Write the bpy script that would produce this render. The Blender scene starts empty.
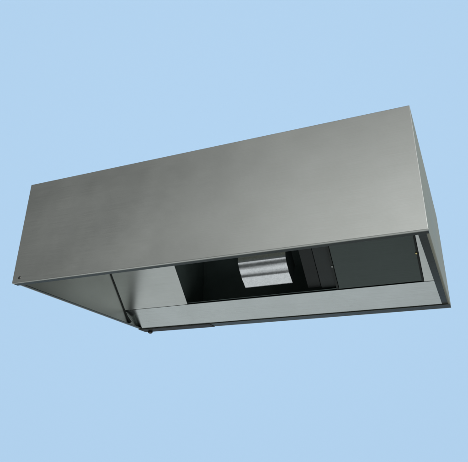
import bpy, bmesh, math, random
from mathutils import Matrix, Vector
random.seed(4)
scene = bpy.context.scene
COL = scene.collection

# ---------------------------------------------------------------- sizes (metres)
W, D, H = 2.0, 1.263, 0.555          # hood width, depth, height
T = 0.004                            # sheet thickness
Y0, Z0 = 0.985, 0.087                # seam at the foot of the sloped face
Q = math.sqrt(0.5)

# ---------------------------------------------------------------- materials
def new_mat(name):
    m = bpy.data.materials.new(name); m.use_nodes = True
    return m, m.node_tree, m.node_tree.nodes['Principled BSDF']

def steel(name, base, rough, aniso=0.0, brush=(2.0, 160.0, 160.0), blotch=0.10, bump=0.02, dirt=0.0, wave=0.25, spangle=False):
    """brushed sheet metal: fine grain, cloudy roughness, faint smears, slightly wavy sheet"""
    m, nt, b = new_mat(name)
    N, L = nt.nodes, nt.links
    tc = N.new('ShaderNodeTexCoord')
    def noise(scale, detail, rough_, mscale):
        mp = N.new('ShaderNodeMapping'); mp.inputs['Scale'].default_value = mscale
        L.new(tc.outputs['Object'], mp.inputs['Vector'])
        n = N.new('ShaderNodeTexNoise'); n.inputs['Scale'].default_value = scale
        n.inputs['Detail'].default_value = detail; n.inputs['Roughness'].default_value = rough_
        L.new(mp.outputs['Vector'], n.inputs['Vector'])
        return n.outputs['Fac']
    grain = noise(3.0, 4, 0.6, brush)
    cloud = noise(2.3, 5, 0.55, (1, 1, 1.4))
    smear = noise(5.0, 6, 0.65, (1, 1, 1.25))
    def mix(fac, a, b_, factor=None):
        r = N.new('ShaderNodeMapRange'); r.inputs['From Min'].default_value = 0.3; r.inputs['From Max'].default_value = 0.7
        r.inputs['To Min'].default_value = a; r.inputs['To Max'].default_value = b_
        L.new(fac, r.inputs['Value']); return r.outputs['Result']
    def add(x, y):
        a = N.new('ShaderNodeMath'); a.operation = 'ADD'; L.new(x, a.inputs[0]); L.new(y, a.inputs[1]); return a.outputs[0]
    rg = add(mix(cloud, rough - blotch * .5, rough + blotch * .5), mix(grain, -0.03, 0.03))
    L.new(rg, b.inputs['Roughness'])
    cr = N.new('ShaderNodeMix'); cr.data_type = 'RGBA'
    cr.inputs['A'].default_value = (*base, 1)
    cr.inputs['B'].default_value = (base[0] * (0.84 - dirt), base[1] * (0.84 - dirt), base[2] * (0.82 - dirt), 1)
    f = add(mix(smear, 0.0, 0.4), mix(grain, -0.12, 0.25))
    L.new(f, cr.inputs['Factor'])
    L.new(cr.outputs['Result'], b.inputs['Base Color'])
    b.inputs['Metallic'].default_value = 1.0
    b.inputs['Anisotropic'].default_value = aniso
    wv = noise(1.6, 2, 0.4, (1, 1, 1))
    h1 = N.new('ShaderNodeBump'); h1.inputs['Strength'].default_value = wave; h1.inputs['Distance'].default_value = 0.02
    L.new(wv, h1.inputs['Height'])
    h2 = N.new('ShaderNodeBump'); h2.inputs['Strength'].default_value = bump; h2.inputs['Distance'].default_value = 0.002
    L.new(grain, h2.inputs['Height']); L.new(h1.outputs['Normal'], h2.inputs['Normal'])
    if spangle:                        # galvanised: crystal spangle and rolled ribs running along the sheet
        vo = N.new('ShaderNodeTexVoronoi'); vo.inputs['Scale'].default_value = 130
        L.new(tc.outputs['Object'], vo.inputs['Vector'])
        sv = N.new('ShaderNodeSeparateColor'); L.new(vo.outputs['Color'], sv.inputs['Color'])
        L.new(add(rg, mix(sv.outputs['Red'], -0.04, 0.05)), b.inputs['Roughness'])
        mm = N.new('ShaderNodeMix'); mm.data_type = 'RGBA'; mm.blend_type = 'MULTIPLY'; mm.inputs['Factor'].default_value = 1.0
        gr = N.new('ShaderNodeCombineColor'); k = mix(sv.outputs['Green'], 0.92, 1.02)
        for c_ in ('Red', 'Green', 'Blue'): L.new(k, gr.inputs[c_])
        L.new(cr.outputs['Result'], mm.inputs['A']); L.new(gr.outputs['Color'], mm.inputs['B'])
        L.new(mm.outputs['Result'], b.inputs['Base Color'])
        rib = noise(1.0, 0.6, 0.5, (0.6, 25, 25))
        h3 = N.new('ShaderNodeBump'); h3.inputs['Strength'].default_value = 1.0; h3.inputs['Distance'].default_value = 0.015
        L.new(rib, h3.inputs['Height']); L.new(h3.outputs['Normal'], h1.inputs['Normal'])
    L.new(h2.outputs['Normal'], b.inputs['Normal'])
    return m

def paint(name, base, rough, spec=0.5, var=0.3, metallic=0.0):
    m, nt, b = new_mat(name); N, L = nt.nodes, nt.links
    tc = N.new('ShaderNodeTexCoord'); n = N.new('ShaderNodeTexNoise')
    n.inputs['Scale'].default_value = 9; n.inputs['Detail'].default_value = 6
    L.new(tc.outputs['Object'], n.inputs['Vector'])
    mx = N.new('ShaderNodeMix'); mx.data_type = 'RGBA'
    mx.inputs['A'].default_value = (*[c * (1 - var) for c in base], 1)
    mx.inputs['B'].default_value = (*[c * (1 + var) for c in base], 1)
    L.new(n.outputs['Fac'], mx.inputs['Factor']); L.new(mx.outputs['Result'], b.inputs['Base Color'])
    b.inputs['Roughness'].default_value = rough; b.inputs['Metallic'].default_value = metallic
    b.inputs['Specular IOR Level'].default_value = spec
    return m

M_FRONT = steel('brushed_steel', (0.558, 0.580, 0.558), 0.49, aniso=0.3, blotch=0.08, bump=0.02, wave=0.13)
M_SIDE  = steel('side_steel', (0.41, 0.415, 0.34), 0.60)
M_IN    = steel('inner_steel', (0.55, 0.585, 0.58), 0.32, brush=(1.5, 110, 110), blotch=0.05, bump=0.006, wave=0.15)
M_LOW   = steel('trough_steel', (0.55, 0.60, 0.61), 0.26, brush=(1.5, 110, 110), blotch=0.08, bump=0.002, wave=0.25)
M_INL   = steel('dull_inner_steel', (0.68, 0.70, 0.67), 0.46, blotch=0.10)
M_GALV  = steel('bright_metal', (0.80, 0.83, 0.86), 0.34, brush=(4, 120, 120), bump=0.04, wave=0.2, spangle=True)
M_PANEL = steel('dark_filter_metal', (0.078, 0.095, 0.092), 0.42, blotch=0.06, wave=0.1)
M_RIM   = steel('rim_steel_dark_reflection', (0.20, 0.215, 0.195), 0.30, blotch=0.06, bump=0.005)  # base colour darkened to stand in for the flanges' dark floor reflection
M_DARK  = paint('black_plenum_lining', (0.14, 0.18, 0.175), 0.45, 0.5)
M_VOID  = paint('black_divider', (0.018, 0.024, 0.024), 0.5, 0.35)
M_RAIL  = paint('dark_rail', (0.030, 0.040, 0.040), 0.5, 0.4)
M_SEAL  = paint('dark_sealant', (0.035, 0.042, 0.04), 0.6, 0.3)
M_BOLT  = paint('dull_bolt', (0.07, 0.07, 0.065), 0.45, 0.5, metallic=0.6)
M_BRASS = paint('brass_screw', (0.62, 0.52, 0.24), 0.3, metallic=1.0, var=0.15)
M_ZINC  = paint('zinc_screw', (0.30, 0.32, 0.31), 0.4, metallic=1.0, var=0.15)

# ---------------------------------------------------------------- builders
def link(name, bm, mat, parent, bevel=0.0, smooth=False):
    me = bpy.data.meshes.new(name)
    bmesh.ops.remove_doubles(bm, verts=bm.verts, dist=1e-6)
    bmesh.ops.recalc_face_normals(bm, faces=bm.faces)
    bm.to_mesh(me); bm.free()
    o = bpy.data.objects.new(name, me); COL.objects.link(o); me.materials.append(mat)
    if parent is not None: o.parent = parent
    if smooth:
        for p in me.polygons: p.use_smooth = True
    if bevel:
        b = o.modifiers.new('bevel', 'BEVEL'); b.width = bevel; b.segments = 3
        b.limit_method = 'ANGLE'; b.angle_limit = math.radians(50); b.harden_normals = False
    return o

def offset_path(path, t):
    out = []
    n = len(path)
    for i in range(n):
        ds = []
        if i > 0: ds.append((Vector(path[i]) - Vector(path[i-1])).normalized())
        if i < n-1: ds.append((Vector(path[i+1]) - Vector(path[i])).normalized())
        nn = [Vector((-d.y, d.x)) for d in ds]
        m = sum(nn, Vector((0, 0))).normalized()
        out.append(Vector(path[i]) + m * (t / max(0.3, m.dot(nn[0]))))
    return out

def bent_sheet(path, t, to3d, a0, a1):
    """a sheet of thickness t following a 2-D path, running from a0 to a1 along the third axis"""
    bm = bmesh.new()
    off = offset_path(path, t)
    rows = []
    for a in (a0, a1):
        rows.append(([bm.verts.new(to3d(p[0], p[1], a)) for p in path],
                     [bm.verts.new(to3d(p[0], p[1], a)) for p in off]))
    n = len(path)
    (o0, i0), (o1, i1) = rows
    for k in range(n-1):
        bm.faces.new((o0[k], o0[k+1], o1[k+1], o1[k]))
        bm.faces.new((i0[k], i1[k], i1[k+1], i0[k+1]))
        bm.faces.new((o0[k], i0[k], i0[k+1], o0[k+1]))
        bm.faces.new((o1[k], o1[k+1], i1[k+1], i1[k]))
    bm.faces.new((o0[0], o1[0], i1[0], i0[0]))
    bm.faces.new((o0[-1], i0[-1], i1[-1], o1[-1]))
    return bm

def corner(cx, cy, r, a0, a1, n=6):
    return [(cx + r*math.cos(math.radians(a0 + (a1-a0)*i/n)), cy + r*math.sin(math.radians(a0 + (a1-a0)*i/n))) for i in range(n+1)]

def plate(us, vs, solid, fr, t):
    """a plate on a grid us x vs with the cells where solid(i, j) is False left open"""
    bm = bmesh.new(); V = {}
    def v(i, j, k):
        if (i, j, k) not in V: V[(i, j, k)] = bm.verts.new(fr(us[i], vs[j], t*k))
        return V[(i, j, k)]
    nu, nv = len(us)-1, len(vs)-1
    S = lambda i, j: 0 <= i < nu and 0 <= j < nv and solid(i, j)
    for i in range(nu):
        for j in range(nv):
            if not S(i, j): continue
            for k in (0, 1): bm.faces.new([v(i, j, k), v(i+1, j, k), v(i+1, j+1, k), v(i, j+1, k)])
            for (di, dj, a, b) in ((-1, 0, (0, 0), (0, 1)), (1, 0, (1, 0), (1, 1)), (0, -1, (0, 0), (1, 0)), (0, 1, (0, 1), (1, 1))):
                if not S(i+di, j+dj):
                    bm.faces.new([v(i+a[0], j+a[1], 0), v(i+b[0], j+b[1], 0), v(i+b[0], j+b[1], 1), v(i+a[0], j+a[1], 1)])
    return bm

def slope(x, s, h):                   # a point on the 45 degree inner face; h > 0 goes behind it
    return Vector((x, Y0 - s*Q + h*Q, Z0 + s*Q + h*Q))

def dome(name, pos, nrm, r, h, mat, parent, slot=False):
    """round screw head with a low domed top"""
    bm = bmesh.new(); nrm = Vector(nrm).normalized(); q = nrm.to_track_quat('Z', 'Y')
    prof = [(r, -0.002), (r, h*.35), (r*.92, h*.6), (r*.7, h*.85), (r*.4, h*.97)]
    rings = [[bm.verts.new(Vector(pos) + q @ Vector((rr*math.cos(a), rr*math.sin(a), z)))
              for a in [2*math.pi*i/20 for i in range(20)]] for rr, z in prof]
    for a, b in zip(rings, rings[1:]):
        for i in range(20): bm.faces.new((a[i], a[(i+1) % 20], b[(i+1) % 20], b[i]))
    bm.faces.new(rings[-1]); bm.faces.new(list(reversed(rings[0])))
    return link(name, bm, mat, parent, smooth=True)

YZ = lambda y, z, x: Vector((x, y, z))
XZ = lambda x, z, y: Vector((x, y, z))

# ---------------------------------------------------------------- the hood
hood = bpy.data.objects.new('exhaust_hood', None); COL.objects.link(hood)
hood['label'] = 'brushed stainless steel canopy exhaust hood, open below, seen from underneath against pale blue'
hood['category'] = 'exhaust hood'

R1 = 0.0065
front = [(0, H), (0, R1)] + corner(R1, R1, R1, 180, 270)[1:] + [(0.0115, 0)]
link('front_panel', bent_sheet(front, T, YZ, 0, W), M_FRONT, hood, bevel=0.0022, smooth=False)
rear = [(D, H), (D, R1)] + [(D - R1 + R1*math.cos(math.radians(-a)), R1 + R1*math.sin(math.radians(-a))) for a in range(15, 91, 15)] + [(D - 0.011, 0)]
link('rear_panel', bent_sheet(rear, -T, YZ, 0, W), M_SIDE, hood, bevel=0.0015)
ZS = 0.0045                           # side flanges sit on the front and rear flanges
right = [(W, H), (W, ZS + R1)] + [(W - R1 + R1*math.cos(math.radians(-a)), ZS + R1 + R1*math.sin(math.radians(-a))) for a in range(15, 91, 15)] + [(W - 0.0115, ZS)]
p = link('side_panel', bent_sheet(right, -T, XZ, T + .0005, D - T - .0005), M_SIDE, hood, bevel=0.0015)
left = [(0, H), (0, ZS + R1)] + [(R1 - R1*math.cos(math.radians(a)), ZS + R1 - R1*math.sin(math.radians(a))) for a in range(15, 91, 15)] + [(0.0115, ZS)]
p = link('side_panel', bent_sheet(left, T, XZ, T + .0005, D - T - .0005), M_INL, hood, bevel=0.0015)
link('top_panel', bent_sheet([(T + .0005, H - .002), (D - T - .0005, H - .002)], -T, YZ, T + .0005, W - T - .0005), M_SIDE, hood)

# the turned-in rim: a flat flange along each bottom edge
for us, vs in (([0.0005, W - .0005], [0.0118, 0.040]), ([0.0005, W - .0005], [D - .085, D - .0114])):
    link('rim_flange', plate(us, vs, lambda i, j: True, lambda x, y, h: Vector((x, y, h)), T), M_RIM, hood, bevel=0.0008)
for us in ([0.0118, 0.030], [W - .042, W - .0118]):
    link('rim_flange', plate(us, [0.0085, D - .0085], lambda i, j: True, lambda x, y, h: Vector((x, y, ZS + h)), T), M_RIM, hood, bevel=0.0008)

# sloped inner face with its long opening
xs = [T + .001, 0.473, 1.895, W - T - .001]
ss = [0.0, 0.003, 0.43, 0.632]
link('sloped_inner_panel', plate(xs, ss, lambda i, j: not (i == 1 and j <= 1), slope, 0.004), M_IN, hood, bevel=0.001)

# trough under the seam: leaves the slope, flattens out and meets the rear flange
tr = [(Y0 + .0065, Z0 - .0005), (D - .083, 0.0050)]
link('grease_trough', bent_sheet(tr, 0.003, YZ, T + .001, W - T - .001), M_LOW, hood, smooth=False)

# bead of dark sealant where slope and left wall meet
bm = bmesh.new()
n = 14
ringsv = []
for i in range(n+1):
    s = -0.098 + (0.73 * i / n)
    r = 0.0048 + (0.009 if i == 0 else 0.003 if i == 1 else 0.0)
    c = slope(T + .001, s, -0.001)
    if c.z < 0.024: c.z = 0.024
    ring = []
    for a in range(7):
        th = math.pi * a / 6
        ring.append(bm.verts.new(c + Vector((1.3*r*math.sin(th), 0, 0)) + Vector((0, Q, Q)) * (-r*math.cos(th))))
    ringsv.append(ring)
for a, b in zip(ringsv, ringsv[1:]):
    for i in range(6): bm.faces.new((a[i], a[i+1], b[i+1], b[i]))
bm.faces.new(ringsv[0]); bm.faces.new(ringsv[-1])
link('sealant_bead', bm, M_SEAL, hood, smooth=True)

# plenum behind the opening: dark lining, open towards the sloped face
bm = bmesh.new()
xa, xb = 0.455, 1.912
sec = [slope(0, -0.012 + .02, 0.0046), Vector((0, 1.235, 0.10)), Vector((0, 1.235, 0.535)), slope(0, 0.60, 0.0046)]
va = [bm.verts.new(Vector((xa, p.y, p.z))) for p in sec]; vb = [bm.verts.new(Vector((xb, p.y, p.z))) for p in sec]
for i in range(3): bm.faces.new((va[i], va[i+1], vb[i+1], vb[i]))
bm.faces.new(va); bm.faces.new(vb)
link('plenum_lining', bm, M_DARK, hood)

# dark filter panel filling the right part of the opening
x0, x1 = 1.437, 1.8945
fp = link('filter_panel', plate([x0, x0 + .004, x1 - .016, x1], [0.004, 0.012, 0.415, 0.428],
        lambda i, j: True, lambda x, s, h: slope(x, s, h + .001), 0.012), M_PANEL, hood, bevel=0.002)
fp['label'] = 'dark grey plain filter panel at the right end of the opening'
link('filter_frame', plate([x1 - .011, x1 - .0005], [0.005, 0.427], lambda i, j: True,
        lambda x, s, h: slope(x, s, h - .0045), 0.005), M_SEAL, hood, bevel=0.001)
link('filter_rail', plate([1.335, 1.432], [0.004, 0.428], lambda i, j: True,
        lambda x, s, h: slope(x, s, h + .022), 0.006), M_RAIL, hood, bevel=0.0015)
link('filter_edge', plate([1.424, 1.436], [0.005, 0.427], lambda i, j: True,
        lambda x, s, h: slope(x, s, h - .004), 0.012), M_SEAL, hood, bevel=0.001)

link('plenum_divider', plate([1.255, 1.275, 1.33], [0.012, 0.428], lambda i, j: True,
        lambda x, s, h: slope(x, s, h + .030), 0.006), M_VOID, hood, bevel=0.001)

# bright ribbed drum in the opening, axis along the hood
s_lo, s_hi = 0.070, 0.330
prof = []
NP = 120
S_B = 0.240                            # where the sheet turns back into the plenum
for i in range(NP + 1):
    s = s_lo + (s_hi - s_lo) * i / NP
    u = (s - s_lo) / (S_B - s_lo)
    if u <= 1:
        h = -0.020 * math.sin(math.pi * (0.10 + 0.75 * u)) + 0.010
        h -= (0.0013 * math.cos(2 * math.pi * (u * 2.55 - 0.05)) + 0.0001 * math.cos(2 * math.pi * u * 8.3)) * min(1, (1 - u) * 6 + .1, u * 6 + .3)
        hb = h
    else:
        k = s - S_B
        h = hb + 0.9 * k + 2.0 * k * k
    prof.append((s, h))
link('exhaust_drum', bent_sheet(prof, 0.003, lambda s, h, x: slope(x, s, h), 0.887, 1.180), M_GALV, hood, smooth=False)
for xx in (0.8865, 1.1805):
    bm = bmesh.new()
    a = [bm.verts.new(slope(xx, s, h + .004)) for s, h in prof] + [bm.verts.new(slope(xx, s_hi, .13)), bm.verts.new(slope(xx, s_lo + .05, .13))]
    bm.faces.new(a)
    ex = bmesh.ops.extrude_face_region(bm, geom=bm.faces[:])
    bmesh.ops.translate(bm, verts=[v for v in ex['geom'] if isinstance(v, bmesh.types.BMVert)], vec=(0.004 if xx < 1 else -0.004, 0, 0))
    link('drum_end', bm, M_RAIL, hood)

# backing strip under the rear flange on the left and its bolt
link('rear_strip', plate([0.012, 0.40, 0.537], [D - .0845, D - .001], lambda i, j: True,
        lambda x, y, h: Vector((x, y, -0.0004 - h)), 0.002), M_BOLT, hood, bevel=0.0015)
dome('bolt', (0.062, D - .030, -0.006), (0, 0, -1), 0.016, 0.014, M_BOLT, hood)

# screws and rivets
dome('screw', slope(1.4300, 0.150, -0.004), (0, -1, -1), 0.0062, 0.003, M_ZINC, hood)
dome('screw', slope(1.8840, 0.172, -0.0045), (0, -1, -1), 0.006, 0.003, M_BRASS, hood)
dome('screw', (0.045, 0.0005, 0.026), (0, -1, 0), 0.008, 0.004, M_BOLT, hood)

# ---------------------------------------------------------------- camera
Rr = Vector((0.9178399833, 0.3966904650, 0.0143680202))
Rd = Vector((-0.1618782650, 0.4071035200, -0.8989227728))
Rf = Vector((-0.3624433643, 0.8227413926, 0.4378714522))
Cp = Vector((2.0903185377, -1.9997149981, -0.7597987285))
cam = bpy.data.cameras.new('camera'); co = bpy.data.objects.new('camera', cam); COL.objects.link(co)
up, back = -Rd, -Rf
co.matrix_world = Matrix(((Rr.x, up.x, back.x, Cp.x), (Rr.y, up.y, back.y, Cp.y), (Rr.z, up.z, back.z, Cp.z), (0, 0, 0, 1)))
cam.sensor_fit = 'HORIZONTAL'; cam.sensor_width = 36; cam.lens = 36 * 543.986 / 468
cam.shift_x = (234 - 233.348) / 468; cam.shift_y = -(231 - 190.298) / 468
cam.clip_end = 500
scene.camera = co

# ---------------------------------------------------------------- backdrop: a wide flat studio sheet behind the hood
BL = 15.5                              # metres from the camera
bm = bmesh.new()
cB = Cp + Rf * BL
ext = (-21, 18, -9.6, 14)
vs = [cB + Rr * a + up * b for a, b in ((ext[0], ext[2]), (ext[1], ext[2]), (ext[1], ext[3]), (ext[0], ext[3]))]
fr = [bm.verts.new(v) for v in vs]; bk = [bm.verts.new(v + Rf * 0.03) for v in vs]
bm.faces.new(fr); bm.faces.new(bk)
for i in range(4): bm.faces.new((fr[i], fr[(i+1) % 4], bk[(i+1) % 4], bk[i]))
mb, nt, b = new_mat('blue_backdrop_paper')
b.inputs['Base Color'].default_value = (0.440, 0.638, 0.855, 1)
b.inputs['Roughness'].default_value = 1.0; b.inputs['Specular IOR Level'].default_value = 0.0
bd = link('backdrop', bm, mb, None)
bd['kind'] = 'structure'; bd['label'] = 'plain pale blue studio backdrop behind the hood'

# ---------------------------------------------------------------- light
w = bpy.data.worlds.new('World'); scene.world = w; w.use_nodes = True
bg = w.node_tree.nodes['Background']
bg.inputs['Color'].default_value = (0.95, 1.0, 0.97, 1); bg.inputs['Strength'].default_value = 0.075

def aim(o, direction):
    o.rotation_euler = Vector(direction).to_track_quat('-Z', 'Y').to_euler()

sl = bpy.data.lights.new('sun', 'SUN'); so = bpy.data.objects.new('sun', sl); COL.objects.link(so)
sdir = (-0.80 * Rf + 0.62 * Rr + 0.45 * up).normalized()
sl.angle = math.radians(0.5); sl.color = (1.0, 1.0, 1.0)
sl.energy = 0.905 * math.pi / sdir.dot(-Rf)
aim(so, -sdir)

def softbox(name, pos, target, sx, sy, radiance, col=(1, 1, 1)):
    l = bpy.data.lights.new(name, 'AREA'); o = bpy.data.objects.new(name, l); COL.objects.link(o)
    l.shape = 'RECTANGLE'; l.size = sx; l.size_y = sy
    l.energy = radiance * math.pi * sx * sy
    l.color = col
    o.location = pos; aim(o, Vector(target) - Vector(pos))
    return o
softbox('softbox_front', (1.80, -5.5, 1.5), (1.5, 0, .3), 4.7, 3.3, 1.32, (1.0, 1.0, 1.0))
softbox('softbox_low', (0.9, 0.75, -3.4), (0.95, 0.95, 0.1), 9.5, 6.4, 0.60, (0.97, 1.0, 1.0))

# ---------------------------------------------------------------- render settings
scene.view_settings.view_transform = 'Standard'
try: scene.view_settings.look = 'None'
except Exception: pass
scene.view_settings.exposure = 0; scene.view_settings.gamma = 1
scene.cycles.max_bounces = 10; scene.cycles.glossy_bounces = 8
